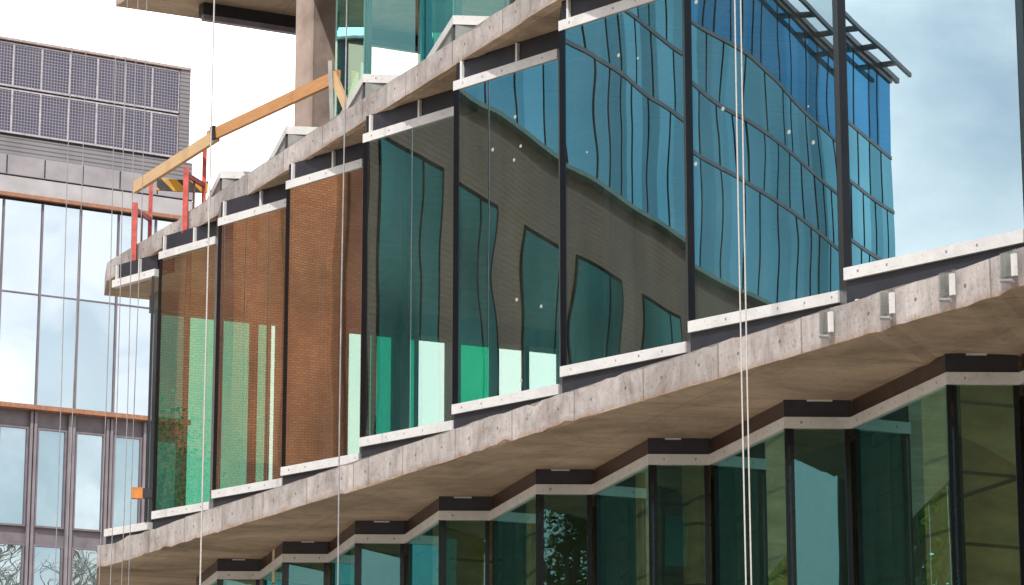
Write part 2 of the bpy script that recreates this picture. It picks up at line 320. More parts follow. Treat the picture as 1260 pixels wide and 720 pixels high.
M=dict(fascia=m_fascia(), soffit=m_soffit(), rail=m_rail(), dark=m_plain('dark_membrane',(.022,.022,.03),.5), 
       brown=m_plain('membrane_mirrored_brown',(.055,.032,.025),.45), post=m_plain('black_steel',(.012,.012,.017),.35),  # brown: a warm reflection put into the dark membrane's colour
       glass=m_glass('coated_glass',wave=.0013,tint=(.80,.95,.88)), matte=m_plain('matte_black',(.012,.012,.011),.95,0,.2,3,.0), glass_p=m_glass('coated_glass_pale',base=.15,gain=.75,refl=(.95,.88,.78),wave=.0013,tint=(.60,.92,.82)), glass_sky=m_glass('coated_glass_bright',wave=.0008,tint=(.66,.92,.82),base=.34,gain=1.35,refl=(.72,.92,1.0)), glass_s=m_glass('coated_glass_specks',specks=.42,wave=.0019,tint=(.80,.95,.88)), glass_b=m_glass('coated_glass_bronze',base=.30,gain=.85,refl=(.98,.88,.78),wave=.0013,tint=(.62,.92,.80)),
       glass_l=m_glass('clear_green_glass',tint=(.80,.90,.62),base=.15,gain=.75,wave=.001,refl=(.30,.80,.84)),
       edge=m_clear('glass_edge',(.95,.99,.97)), rearclear=m_clear('clear_pane',(.93,.99,.97)), reargreen=m_glass('green_pane',tint=(.03,.62,.42),base=.06,gain=.4),
       rearpale=m_glass('pale_green_pane',tint=(.33,.66,.56),base=.06,gain=.4), rearteal=m_glass('teal_pane',tint=(.10,.55,.45),base=.06,gain=.4),
       gloss=m_plain('black_edge_frit',(.008,.008,.011),.16,0,.2,3,.35), conc=m_plain('raw_concrete',(.36,.28,.24),.85,0,.35,2.2), inner=m_interior('board_concrete',(.60,.52,.34)), backing=m_plain('dark_backing',(.035,.05,.045),.8), inner2=m_plain('inner_concrete',(.20,.21,.18),.85,0,.3,1.5),
       slabtop=m_plain('screed',(.22,.20,.18),.9), red=m_plain('red_paint',(.48,.07,.055),.5,0,.35,12), wood=m_wood('timber',(.40,.17,.06),(.62,.33,.14)),
       woodpale=m_wood('pale_timber',(.50,.32,.16),(.66,.46,.26)), hazard=m_hazard(), steel=m_plain('grey_steel',(.30,.29,.28),.45,.3), rope=m_plain('white_rope',(.50,.48,.46),.8,0,.15,40),
       cable=m_plain('grey_cable',(.30,.29,.31),.6), plastic=m_glass('frosted_plastic',tint=(.85,.85,.87),base=.08,gain=.3,filmf=.75), orange=m_plain('orange_block',(.62,.22,.05),.6))

# ------------------------------------------------------------------ sun, sky, camera
SUN_AZ=Vector((-.16,-.985)).normalized(); SUN_EL=R(50)
sd=bpy.data.lights.new('sun','SUN'); sd.energy=4.0; sd.angle=R(.6); sd.color=(1,.95,.88)
so=bpy.data.objects.new('sun',sd); col.objects.link(so)
tosun=Vector((SUN_AZ.x*math.cos(SUN_EL),SUN_AZ.y*math.cos(SUN_EL),math.sin(SUN_EL)))
so.rotation_euler=tosun.to_track_quat('Z','Y').to_euler(); so.location=(-20,-40,60)
w=bpy.data.worlds.new('World'); scene.world=w; w.use_nodes=True; nt=w.node_tree; nt.nodes.clear()
wo=nt.nodes.new('ShaderNodeOutputWorld'); sky=nt.nodes.new('ShaderNodeTexSky'); sky.sky_type='NISHITA'; sky.sun_disc=False
sky.sun_elevation=SUN_EL; sky.sun_rotation=math.atan2(SUN_AZ.x,SUN_AZ.y); sky.air_density=1.3; sky.dust_density=1.0; sky.ozone_density=2
bg1=nt.nodes.new('ShaderNodeBackground'); bg1.inputs[1].default_value=.14; L(nt,sky.outputs[0],bg1.inputs[0])
bg2=nt.nodes.new('ShaderNodeBackground'); bg2.inputs[0].default_value=(1,.985,.98,1); bg2.inputs[1].default_value=1.15
tc=nt.nodes.new('ShaderNodeTexCoord'); mp=nt.nodes.new('ShaderNodeMapping'); mp.inputs['Scale'].default_value=(1,1,2.2); L(nt,tc.outputs['Generated'],mp.inputs[0])
cn=noise(nt,mp.outputs[0],4.2,7,.55,.4); sep=nt.nodes.new('ShaderNodeSeparateXYZ'); L(nt,tc.outputs['Generated'],sep.inputs[0])
cl=math_(nt,'ADD',.42,math_(nt,'MULTIPLY',ramp_out(nt,cn,.36,.62),.83))
fw=nt.nodes.new('ShaderNodeMapRange'); fw.interpolation_type='SMOOTHSTEP'; fw.inputs[1].default_value=.72; fw.inputs[2].default_value=.90; L(nt,sep.outputs[1],fw.inputs[0])
L(nt,math_(nt,'ADD',1.55,math_(nt,'MULTIPLY',fw.outputs[0],.95)),bg2.inputs[1])
cf=math_(nt,'MINIMUM',math_(nt,'MAXIMUM',math_(nt,'MULTIPLY',cl,.8),fw.outputs[0]),1)
mx=nt.nodes.new('ShaderNodeMixShader'); L(nt,cf,mx.inputs[0]); L(nt,bg1.outputs[0],mx.inputs[1]); L(nt,bg2.outputs[0],mx.inputs[2]); L(nt,mx.outputs[0],wo.inputs[0])
cam=bpy.data.cameras.new('camera'); cam.sensor_width=36; cam.lens=36*F/1260; cam.clip_end=2000; cam.clip_start=.1
co=bpy.data.objects.new('camera',cam); col.objects.link(co); co.location=(0,0,EYE); co.rotation_euler=(R(90)+PITCH,0,0); scene.camera=co
scene.view_settings.view_transform='Standard'; scene.view_settings.look='None'; scene.view_settings.exposure=0; scene.view_settings.gamma=1
scene.cycles.max_bounces=10; scene.cycles.diffuse_bounces=4; scene.cycles.glossy_bounces=5; scene.cycles.transparent_max_bounces=32; scene.cycles.transmission_bounces=6
scene.cycles.caustics_reflective=False; scene.cycles.caustics_refractive=False; scene.cycles.sample_clamp_indirect=6
try: scene.cycles.use_denoising=True; scene.cycles.denoiser='OPENIMAGEDENOISE'
except Exception: pass

# ------------------------------------------------------------------ ground
g=MB(); g.face([(-600,-600,0),(600,-600,0),(600,600,0),(-600,600,0)]); tag(g.build('ground',m_ground()),kind='structure')
rd=MB(); rd.face([(-200,-14,.004),(200,-14,.004),(200,-6,.004),(-200,-6,.004)]); tag(rd.build('road',m_plain('asphalt',(.05,.05,.052),.9,0,.3,3)),kind='structure')

# ------------------------------------------------------------------ the angular glass office building
E_=EYE
bld=empty('office_building',(-1,32,0),'angular concrete office building under construction with stepped green glass storeys','building')
def part(mb,name,mats,parent=bld,**kw):
    o=mb.build(name,mats,**kw)
    if parent is bld: under(o,bld)
    else: o.parent=parent
    return o
S1=[(-5.62,37.91),(-5.21,37.20),(-4.33,35.57),(-3.86,34.66),(-3.1,33.25),(-1.86,30.96),(-1.14,29.61),(-.62,28.62),(.0,27.45),(.51,26.5),(1.11,25.42),(1.62,24.5),(2.14,23.58),(2.6,22.78),(3.2,21.71),(3.7,20.81),(4.6,19.1),(6.1,16.4)]
S2=[(-5.93,40.04),(-4.35,36.95),(-3.33,34.85),(-2.78,33.74),(-2.22,32.62),(-1.69,31.52),(-1.14,30.40),(-.58,29.26),(.0,28.08),(.36,27.35),(1.5,25.2),(2.65,23.05),(3.8,20.9),(4.95,18.75),(6.1,16.6)]
S3=[(-6.04,40.82),(-4.45,37.75),(-3.4,35.6),(-2.3,33.4),(-1.2,31.2),(-.1,29.0),(1.5,26.0),(2.65,23.8),(3.8,21.6),(4.95,19.4),(6.1,17.2)]
RD=Vector((.89,.455)).normalized()
BACK=[(15,18),(15,51.2)]
def resample(pts,step=.15):
    out=[]
    P=[Vector(p) for p in pts]
    for i in range(len(P)-1):
        a=P[max(i-1,0)]; b=P[i]; c=P[i+1]; d=P[min(i+2,len(P)-1)]
        n=max(2,int((c-b).length/step))
        for k in range(n):
            t=k/n
            out.append(.5*((2*b)+(c-a)*t+(2*a-5*b+4*c-d)*t*t+(3*b-a-3*c+d)*t*t*t))
    out.append(P[-1]); return out
def slab(pts, tail, z0, z1, name, top_lip=.0):
    fr=resample(pts); mb=MB(); u=0
    outline=[(p.x,p.y) for p in fr]+BACK[:1]+[BACK[1]]+tail
    rnd=random.Random(int(z0*100))
    jz=[(rnd.gauss(0,.007)+(.02 if rnd.random()<.05 else 0),rnd.gauss(0,.007)-(.02 if rnd.random()<.06 else 0)) for _ in fr]+[(0,0)]*(2+len(tail))
    n=len(outline)
    lo=[(x,y,z0+jz[i][0]) for i,(x,y) in enumerate(outline)]; hi=[(x,y,z1+jz[i][1]) for i,(x,y) in enumerate(outline)]
    for i in range(n):
        j=(i+1)%n; l=math.hypot(outline[j][0]-outline[i][0],outline[j][1]-outline[i][1])
        mb.face([lo[j],lo[i],hi[i],hi[j]][::-1] if False else [lo[i],lo[j],hi[j],hi[i]],uv=[(u,0),(u+l,0),(u+l,z1-z0),(u,z1-z0)],m=0); u+=l
    mb.face(hi,m=2); mb.face(lo[::-1],m=1)
    return part(mb,name,[M['fascia'],M['soffit'],M['slabtop']])
T1=[(-5.95,40.1)]; T2=[(-6.1,41.0)]; T3=[]
zS1=(4.62+E_,4.92+E_); zS2=(9.09+E_,9.37+E_); zS3=(13.56+E_,13.86+E_)
slab(S1,T1,*zS1,'floor_slab'); slab(S2,T2,*zS2,'floor_slab'); slab(S3,T3,*zS3,'floor_slab')

# middle storey: saw-tooth glass panels
ML=[(-5.70,39.02),(-4.82,37.27),(-3.82,35.38),(-2.79,33.5),(-1.73,31.37),(-.64,29.27),(.47,27.17),(1.6,25.02),(2.77,22.87),(3.94,20.72),(5.11,18.57)]
LEN=[1.02,1.26,1.42,1.45,1.58,1.62,1.70,1.78,1.85,1.9,1.9]
ANG=R(46.8)
rb0,rb1=5.20+E_,5.305+E_
rt0,rt1=8.765+E_,8.87+E_
pd=Vector((math.cos(ANG),-math.sin(ANG)))
def pdir(i):
    a=ANG+R({7:-.2,8:.3}.get(i,0)); return Vector((math.cos(a),-math.sin(a)))
MR=[tuple(Vector(a)+pdir(i)*l) for i,(a,l) in enumerate(zip(ML,LEN))]
for i,(a,b) in enumerate(zip(ML,MR)):
    nxt=ML[i+1] if i+1<len(ML) else None
    gm = 'glass_p' if i==1 else 'glass_b' if i in (2,3) else ('glass_s' if i in (5,6,7) else ('glass_sky' if i>7 else 'glass'))
    if i>0:
        mb=MB(); mb.wall(a,b,rb1+.002,rt0-.002,.02,.044,m=1,mfront=0)
        p=part(mb,'window_panel',[M[gm],M['edge']])
    else:
        mb=MB(); mb.wall((b[0]-.035,b[1]),b,rb1,rt0,0,.03); p=part(mb,'window_frame',M['post'])
    r=MB(); r.wall(a,b,rb0,rb1,0,.09,e1=-.0); part(r,'bottom_rail',M['rail'],p,bevel=.004)
    r=MB(); r.wall(a,b,rt0,rt1,0,.09); part(r,'top_rail',M['rail'],p,bevel=.004)
    r=MB(); r.wall(a,b,zS1[1]-.004,rb0-.002,.035,.35); part(r,'upstand',M['dark'],p)
    r=MB(); r.wall(a,b,rt1+.002,zS2[0]+.004,.05,.35); part(r,'top_band',M['dark'],p)
    # little white clips in the dark band
    for fr in (.06,.60):
        c=Vector(a)+pd*fr*LEN[i]; q=c+pd*.028
        r=MB(); r.wall(tuple(c),tuple(q),rt1+.002,zS2[0]-.01,.012,.05); part(r,'clip',M['rail'],p)
        r=MB(); r.wall(tuple(c),tuple(q),zS1[1]+.01,zS1[1]+.10,.006,.035); part(r,'clip',M['rail'],p)
    if i>0:
        r=MB(); r.wall(a,tuple(Vector(a)+pd*(.075 if i>3 else .06)),rb1+.002,rt0-.002,.012,.0195); part(r,'edge_strip',M['gloss'],p)
    if nxt:
        n=Vector(nxt); 
        r=MB(); B=Vector(b)
        # steel lined return between this panel and the next one
        pts=[n+pd*.0, n+pd*.085, B+pd*.115, B+pd*.03]
        s=Vector((.688,-.725)); nn=Vector((-.725,-.688))
        pts=[n-nn*.05, n-nn*.05+pd*.085, B+pd*.11, B+pd*.02]
        if i>0:
            r.hexa([(q.x,q.y,zS1[1]) for q in pts],[(q.x,q.y,zS2[0]) for q in pts]); part(r,'return_post',M['post'],p)
        else:
            pts=[n-nn*.05, n-nn*.05+pd*.03, B+pd*.05, B+pd*.02]
            r.hexa([(q.x,q.y,rb1) for q in pts],[(q.x,q.y,rt0) for q in pts]); part(r,'return_glass',M['rearclear'],p)
    # slim inner post
    if 0<i<7:
        az=ray((231,312,397,498,607,748)[i-1],380); az=az[0]/az[1]; D=(a[1]+b[1])/2+.55
        r=MB(); r.box((az*D,D,(zS1[1]+zS2[0])/2),(.075,.075,zS2[0]-zS1[1]-.002),.05); part(r,'inner_post',M['post'],p)

# zig-zag storeys (lower and upper)
LO=[(-4.41,38.9)]
for q,wd in (((-3.88,36.85),.56),((-2.88,35.06),.57),((-1.87,33.22),.59),((-.82,31.24),.57),((.25,29.27),.59),((1.34,27.30),.60),((2.48,25.2),.60),((3.63,23.05),.61),((4.8,20.9),.61)):
    LO+=[q,(q[0]+wd,q[1]+.018)]
LO.append((5.95,18.8))
lz=[4.62+E_,4.455+E_,4.35+E_]
for i in range(len(LO)-1):
    a,b=LO[i],LO[i+1]; flat=(i%2==1)
    mb=MB(); mb.wall(a,b,.32,lz[2]-.002,.03,.054,m=1,mfront=0)
    p=part(mb,'window_panel',[M['glass_l'],M['edge']])
    e=(.0,.0)
    r=MB(); r.wall(a,b,lz[2],lz[1],0,.09,e1=0 if flat else -.004); part(r,'top_rail',M['rail'],p,bevel=.003)
    r=MB(); r.wall(a,b,lz[1]+.002,lz[0]+.003,.03,.15,e1=0 if flat else -.04); part(r,'top_band',M['dark'] if flat else M['brown'],p)
    r=MB(); r.wall(a,b,.2,.318,0,.09); part(r,'bottom_rail',M['rail'],p)
    r=MB(); r.wall(a,b,-.05,.198,.03,.3); part(r,'upstand',M['dark'],p)
    d0=(Vector(b)-Vector(a)); l0=d0.length; d0.normalize()
    if flat:
        for u0,u1 in ((.0,.085),(l0-.05,l0)):
            r=MB(); r.wall(tuple(Vector(a)+d0*u0),tuple(Vector(a)+d0*u1),.322,lz[2]-.003,.022,.0295); part(r,'edge_strip',M['gloss'],p)
        r=MB(); q=Vector(a)+d0*(.16+.12*random.random()); r.wall(tuple(q),tuple(q+d0*(.15+.1*random.random())),lz[0]-.018,lz[0]-.004,.0,.029); part(r,'shim',M['rail'],p)
    else:
        m0=Vector(a)+d0*l0*.68
        r=MB(); r.wall(a,tuple(m0),.2,lz[0]+.002,.065,.11); part(r,'inner_backing',M['backing'],p)  # added opaque sheet, stops light passing through so the side panes stay dark
        r=MB(); r.wall(tuple(m0),tuple(Vector(b)-d0*.1),.2,lz[0]+.002,.065,.11); part(r,'inner_backing',M['inner'],p)
    # posts at the corners
    d=(Vector(b)-Vector(a)).normalized(); n=Vector((d.y,-d.x)); c=Vector(a)-n*.12+d*.07
    if not flat: c=Vector(a)-n*.12+d*.05
    r=MB(); r.box((c.x,c.y,(.2+lz[2])/2),(.10 if flat else .07,.13,lz[2]-.2),math.atan2(d.y,d.x)); part(r,'corner_post',M['post'],p)
UP=[(-3.94,36.64),(-3.38,36.69),(-2.88,34.45),(-2.3,34.53),(-1.78,32.19),(-1.16,32.26),(-.66,29.96),(-.02,30.02),(.48,27.74),(1.1,27.8),(1.6,25.5),(2.2,25.56),(2.7,23.3),(3.3,23.36),(3.8,21.1),(4.4,21.16),(4.95,18.9)]
uz=[9.37+E_,9.745+E_,9.85+E_]; ut=[13.25+E_,13.36+E_,13.56+E_]
UP=[(-4.45,38.9)]+UP
for i in range(len(UP)-1):
    a,b=UP[i],UP[i+1]; flat=(i%2==1)
    r0=MB(); r0.wall(a,b,uz[1],uz[2],0,.09); rail=part(r0,'bottom_rail',M['rail'],bevel=.003)
    r=MB(); r.wall(a,b,uz[0]-.004,uz[1]-.002,.03,.3); part(r,'upstand',M['dark'] if flat else M['steel'],rail)
    if i>=4:
        mb=MB(); mb.wall(a,b,uz[2]+.002,ut[0]-.002,.03,.054,m=1,mfront=0); p=part(mb,'window_panel',[M['glass_l'],M['edge']])
        r=MB(); r.wall(a,b,ut[0],ut[1],0,.09); part(r,'top_rail',M['rail'],p)
        r=MB(); r.wall(a,b,ut[1]+.002,ut[2]+.003,.03,.3); part(r,'top_band',M['dark'],p)
        d=(Vector(b)-Vector(a)).normalized(); n=Vector((d.y,-d.x)); c=Vector(a)-n*.12+d*.06
        r=MB(); r.box((c.x,c.y,(uz[2]+ut[0])/2),(.09,.13,ut[0]-uz[2]),math.atan2(d.y,d.x)); part(r,'corner_post',M['post'],p)

# rear facades, straight along the far edge
RO=Vector((-5.55,40.55))
def rk(px,py=440):               # distance along the rear facade seen at that place
    r=ray(px,py); az=r[0]/r[1]
    # RO + k RD ; x = az*y
    return (az*RO.y-RO.x)/(RD.x-az*RD.y)
def rp(k,off=0):
    n=Vector((RD.y,-RD.x)); q=RO+RD*k-n*off; return (q.x,q.y)
wt=8.83+E_
kA=rk(193)
r=MB(); r.wall(rp(kA),rp(18),wt,zS2[0]+.003,0,.4); part(r,'rear_beam',M['inner2'])
r=MB(); r.wall(rp(kA),rp(18),zS1[1]-.003,zS1[1]+.25,0,.3); part(r,'rear_upstand',M['dark'])
wins=[(198,230,'p'),(232,268,'p'),(275,311,'p'),(318,332,'p'),(334,347,'c'),(430,450,'c'),(456,462,'t'),(464,491,'t'),(505,515,'t'),(516,557,'c'),(568,607,'g'),(615,647,'c'),(652,690,'c'),(700,736,'g')]
for (x0,x1,kind) in wins:
    mb=MB(); mb.wall(rp(rk(x0)),rp(rk(x1)),zS1[1]+.25,wt-.003,.10,.124,m=0); 
    part(mb,'rear_window',[M[{'c':'rearclear','p':'rearpale','t':'rearteal','g':'reargreen'}[kind]]])
edges=[-.3]
solid=[]; prev=193
for (x0,x1,k) in wins:
    solid.append((prev,x0)); prev=x1
solid.append((prev,1400))
for (x0,x1) in solid:
    k0=rk(x0) if x0>193 else kA; k1=rk(x1) if x1<1300 else 17.5
    r=MB(); r.wall(rp(k0),rp(k1),zS1[1]+.25,wt-.003,.02,.30 if k1-k0>.15 else .16); part(r,'rear_pier',M['post'] if k1-k0<.35 else M['inner2'])
# upper rear band and clear upper terrace; lower rear wall
k0=rk(240,25)
r=MB(); r.wall(rp(k0,-.35),rp(17.5,-.35),13.365+E_,zS3[0]+.003,0,.2); part(r,'rear_band',M['dark'])
r=MB(); r.wall(rp(k0,-.37),rp(17.5,-.37),13.28+E_,13.362+E_,0,.1); part(r,'rear_rail',m_plain('violet_grey_aluminium',(.22,.20,.26),.5))
r=MB(); r.wall(rp(0,.6),rp(18,.6),0,zS1[0]+.003,0,.3); part(r,'rear_wall',M['inner2'])
# far side wall closes the plan out of view
r=MB(); r.wall((15,51),(15,18),0,zS3[0],0,.3); part(r,'party_wall',M['inner2'])
# core walls and columns inside
def column(x,y,z0,z1,s,rz,mm,name='column'):
    mb=MB(); mb.box((x,y,(z0+z1)/2),(s,s,z1-z0+.006),rz); return part(mb,name,mm,bevel=.015)
column(-2.64,36.1,zS2[1],zS3[0],.38,R(43),M['conc'])
# middle storey interior
def atp(px,D,py=380):
    r=ray(px,py); return (r[0]/r[1]*D,D)
for (px,D,s) in ((790,32,.5),(905,30,.6)):
    x,y=atp(px,D); column(x,y,zS1[1],zS2[0],s,R(27),M['inner2'])
mb=MB(); mb.wall(atp(742,38.5),(9,34.5),zS1[1],zS2[0],0,.25); part(mb,'core_wall',M['inner2'])
mb=MB(); mb.wall(atp(742,38.5),atp(716,41),zS1[1],zS2[0],0,.2); part(mb,'core_wall',M['inner2'])
# lower storey interior: board-marked concrete walls and columns just behind the glass
def lowwall(px0,px1,D0,D1,mm): 
    mb=MB(); mb.wall(atp(px0,D0,650),atp(px1,D1,650),0,zS1[0]+.003,0,.25); part(mb,'inner_wall',mm)
lowwall(540,606,32.2,32.3,M['inner']); lowwall(1166,1256,24.0,24.1,M['inner']); lowwall(861,875,28.1,28.2,M['inner']); lowwall(943,967,27.2,27.4,M['inner']); lowwall(1120,1166,25.4,25.2,M['inner']); lowwall(345,402,35.7,36.0,M['inner'])
lowwall(800,861,29.0,29.0,M['post'])
mb=MB(); mb.wall((-2.5,38.6),(7.2,20.2),0,zS1[0]+.003,0,.25); part(mb,'inner_wall',M['inner2'])  # added wall, blocks daylight from showing through the dark interior

# plastic brackets bolted on the slab edge
def s1_at(px):
    best=None
    for p in resample(S1,.05):
        q=CX+F*p.x/(p.y*math.cos(PITCH)+4.77*math.sin(PITCH))
        if best is None or abs(q-px)<best[0]: best=(abs(q-px),p)
    return best[1]
sd_=Vector((.5,-.866)); sn=Vector((-.866,-.5))
for i,px in enumerate((1026,1100,1175,1248)):
    p=s1_at(px); a=p-sd_*.10; b=p+sd_*.09
    mb=MB(); mb.wall(tuple(a),tuple(b),4.72+E_,4.91+E_,-.06,-.045); mb.wall(tuple(a),tuple(a+sd_*.015),4.72+E_,4.91+E_,-.045,.0)
    br=part(mb,'bracket',M['plastic'])
    r=MB(); r.wall(tuple(b-sd_*.03),tuple(b+sd_*.012),4.70+E_,4.87+E_,-.09,-.062); part(r,'bolt_plate',M['rail'],br)
    r=MB(); q=a+sn*.05; q2=a+sd_*.17+sn*.08; r.tube([(q.x,q.y,4.70+E_),(q2.x,q2.y,4.665+E_)],.016); part(r,'rod',M['steel'],br)

# ------------------------------------------------------------------ edge protection on the terrace
def s2_at(px,z=9.2):
    best=None
    for p in resample(S2,.05):
        q=CX+F*p.x/(p.y*math.cos(PITCH)+z*math.sin(PITCH))
        if best is None or abs(q-px)<best[0]: best=(abs(q-px),p)
    return best[1]
def guard(px,dx_in,top,top_in,label):
    p=s2_at(px); o=Vector((p.x-.05,p.y-.03)); inn=Vector((p.x+dx_in,p.y+.55))
    root=empty('guard_post',(o.x,o.y,zS2[0]),label,'guard post','red clamp posts on the slab edge')
    z0=zS2[0]-.03
    r=MB(); r.bar((o.x,o.y,z0),(o.x,o.y,top),.07,.07); under(r.build('outer_post',M['red'],bevel=.008),root)
    r=MB(); r.bar((inn.x,inn.y,zS2[1]),(inn.x,inn.y,top_in),.055,.055); under(r.build('inner_post',M['red'],bevel=.006),root)
    r=MB(); r.bar((o.x,o.y,top-.10),(inn.x,inn.y,top-.10),.05,.06); under(r.build('crossbar',M['red']),root)
    m_=o.lerp(inn,.45); r=MB(); r.bar((m_.x,m_.y,zS2[1]),(m_.x,m_.y,top-.12),.03,.03); under(r.build('screw_rod',m_plain('rust_steel',(.16,.07,.06),.6)),root)
    r=MB(); r.bar((o.x,o.y,z0),(o.x+.42,o.y+.20,z0-.0),.06,.05); under(r.build('clamp_foot',m_plain('rusty_foot',(.16,.06,.05),.6)),root)
guard(169,.09,9.96+E_,10.50+E_,'red clamp post nearest the tip of the slab, under the timber end')
guard(232,.13,9.99+E_,10.46+E_,'red clamp post beside the black and yellow board, right of the other')
def beam(name,a,b,w,h,mm,label,cat,group=None):
    mb=MB(); mb.bar(a,b,w,h); return tag(mb.build(name,mm,bevel=.006),label,cat,group)
p0=pt(166,231,10.27); p1=pt(268,166,10.42); p2=pt(252,171,10.45); p3=pt(412,95,10.26)
beam('timber_beam',(p0[0],p0[1],10.27+E_),(p1[0],p1[1],10.42+E_),.06,.17,M['woodpale'],'pale timber plank with a cut end lying over the red posts','timber beam','timber guard rails')
tb=beam('timber_beam',(p2[0]+.05,p2[1]-.05,10.46+E_),(p3[0]+.05,p3[1]-.05,10.26+E_),.055,.16,M['wood'],'long orange timber plank rising to the grey post by the column','timber beam','timber guard rails')
for (a_,mm) in ((264,M['post']),):
    q=pt(a_,170-(a_-254)*.45,10.44); st=MB(); st.bar((q[0]-.03,q[1]-.02,10.44+E_-.0),(q[0]+.03,q[1]-.06,10.455+E_),.09,.185); o=st.build('strap',mm,tb)
h0=pt(193,227,10.08); h1=pt(256,229,10.08)
beam('hazard_board',(h0[0],h0[1],10.08+E_),(h1[0],h1[1],10.06+E_),.04,.17,M['hazard'],'black and yellow striped warning board between the red posts','warning board')
gp=pt(406,78,10.42)
po=empty('rail_post',(gp[0],gp[1],zS2[1]),'thin grey steel post with a short timber brace on the slab edge','post')
r=MB(); r.bar((gp[0]+.05,gp[1],zS2[1]),(gp[0],gp[1],10.45+E_),.05,.05); under(r.build('upright',M['steel']),po)
b1=pt(429,128,9.75); r=MB(); r.bar((gp[0]+.03,gp[1]+.05,10.30+E_),(b1[0],b1[1]+.3,9.70+E_),.05,.10); under(r.build('brace',M['woodpale']),po)
# orange block strapped on the corner post
c=pt(174,607,5.62); blk=empty('timber_block',(c[0],c[1],5.52+E_),'orange timber block with a black clamp at the glass corner','block')
r=MB(); r.box((c[0]-.06,c[1],5.62+E_),(.15,.10,.15),R(12)); under(r.build('block',M['orange'],bevel=.01),blk)
r=MB(); r.box((c[0]+.09,c[1]+.02,5.62+E_),(.14,.12,.13),R(-5)); under(r.build('clamp',M['dark'],bevel=.01),blk)

# ------------------------------------------------------------------ ropes and cables
def rope(px,D,rad,mm,name,label,cat,group,ztop=32,sway=.0):
    x=ray(px,360)[0]/ray(px,360)[1]*D
    pts=[(x+sway*math.sin(k*.9+px),D+sway*math.cos(k*1.3+px),.05+(ztop-.05)*k/24) for k in range(25)]
    mb=MB(); mb.tube(pts,rad,8); return tag(mb.build(name,mm,smooth=True),label,cat,group)
rope(255,31,.0095,M['rope'],'rope','single white rope hanging before the leftmost brown glass panels','rope','ropes hanging down the front')
rope(911,20.5,.006,M['rope'],'rope','left rope of the close pair before the blue glass','rope','ropes hanging down the front',sway=.004)
rope(918,20.6,.006,M['rope'],'rope','right rope of the close pair before the blue glass','rope','ropes hanging down the front',sway=.004)
rope(421,29,.008,M['cable'],'rope','thin grey rope over the brown glass beside the dark green pane','rope','ropes hanging down the front',sway=.01)
for i,(px,lab) in enumerate(((79,'leftmost of the thin grey cables before the solar panel building'),(95,'second thin grey cable from the left before the pale glazed band'),(134,'third thin grey cable, hanging at the slab tip'),(147,'fourth thin grey cable, right beside the slab tip'),(160,'fifth thin grey cable, left of the red clamp post'),(170,'sixth thin grey cable, nearest the red clamp post'))):
    rope(px,34+.3*i,.0055,M['cable'],'cable',lab,'cable','thin cables by the slab tip',sway=.015)

# ------------------------------------------------------------------ the building with solar panels behind, on the left
BO=Vector((-19.0,100.0)); BU=Vector((.853,.522)).normalized(); BN=Vector((BU.y,-BU.x))
def bgp(px,py):
    r=ray(px,py); az=r[0]/r[1]
    t=(az*BO.y-BO.x)/(BU.x-az*BU.y); D=BO.y+BU.y*t
    return t, r[2]/r[1]*D+E_
def bz(py): return bgp(0,py)[1]
def bp(t,off=0): q=BO+BU*t+BN*off; return (q.x,q.y)
sol=empty('solar_building',(BO.x,BO.y,0),'grey building with a rooftop solar screen and a pale glazed band','building')
def sp(mb,name,mm,parent=None,**kw):
    o=mb.build(name,mm,**kw)
    if parent is None: under(o,sol)
    else: o.parent=parent
    return o
tR=bgp(236,130)[0]; tW=tR+.25; t0=-10
pil=m_plain('violet_pilaster',(.21,.185,.21),.6,0,.15,1.5); grey=m_plain('grey_panel',(.30,.28,.30),.6,0,.15,1.5); grey2=m_plain('violet_grey_frame',(.165,.145,.165),.6,0,.2,2); lgrey=m_plain('light_grey_panel',(.40,.39,.40),.6,0,.12,1.2)
steel2=m_plain('pale_trim',(.42,.39,.42),.5); lou=m_ribbed('louvre',(.23,.22,.24),.16); rust=m_plain('copper_trim',(.32,.15,.085),.5)
bgl=m_mirror('sky_glass',(.70,.77,.82),.0,(.30,.38,.42),.88,.5,.03,.006,0,.05); bgl2=m_mirror('sky_glass_low',(.56,.66,.71),.0,(.12,.2,.22),.8,.7,.06,.008,0,.08)
# volumes
mb=MB(); mb.wall(bp(t0),bp(tW),0,bz(497),.35,12); sp(mb,'lower_wall',grey2)
mb=MB(); mb.wall(bp(t0),bp(tW),bz(497)+.01,bz(238),.5,12); sp(mb,'upper_wall',grey2)
mb=MB(); mb.wall(bp(t0),bp(tW),bz(238)+.01,bz(214),.05,12); sp(mb,'parapet_band',lgrey)
mb=MB(); mb.wall(bp(t0),bp(tW),bz(211),bz(187),.12,12); sp(mb,'panel_band',grey)
mb=MB(); mb.wall(bp(t0),bp(tW),bz(214)+.004,bz(211)-.004,.3,12); sp(mb,'shadow_gap',M['dark'])
mb=MB(); mb.wall(bp(t0),bp(tW-.05),bz(187)+.004,bz(163),.25,6); sp(mb,'louvre_band',lou)
for x in (10,57,104,150,196):
    t=bgp(x,200)[0]; mb=MB(); mb.wall(bp(t-.02),bp(t+.02),bz(210),bz(188),.10,.13); sp(mb,'panel_joint',M['dark'])
mb=MB(); mb.wall(bp(t0),bp(tW),bz(240),bz(235.5),-.12,.06); sp(mb,'copper_strip',rust)
mb=MB(); mb.wall(bp(t0),bp(tW),bz(500),bz(494.5),-.12,.34); sp(mb,'copper_strip',rust)
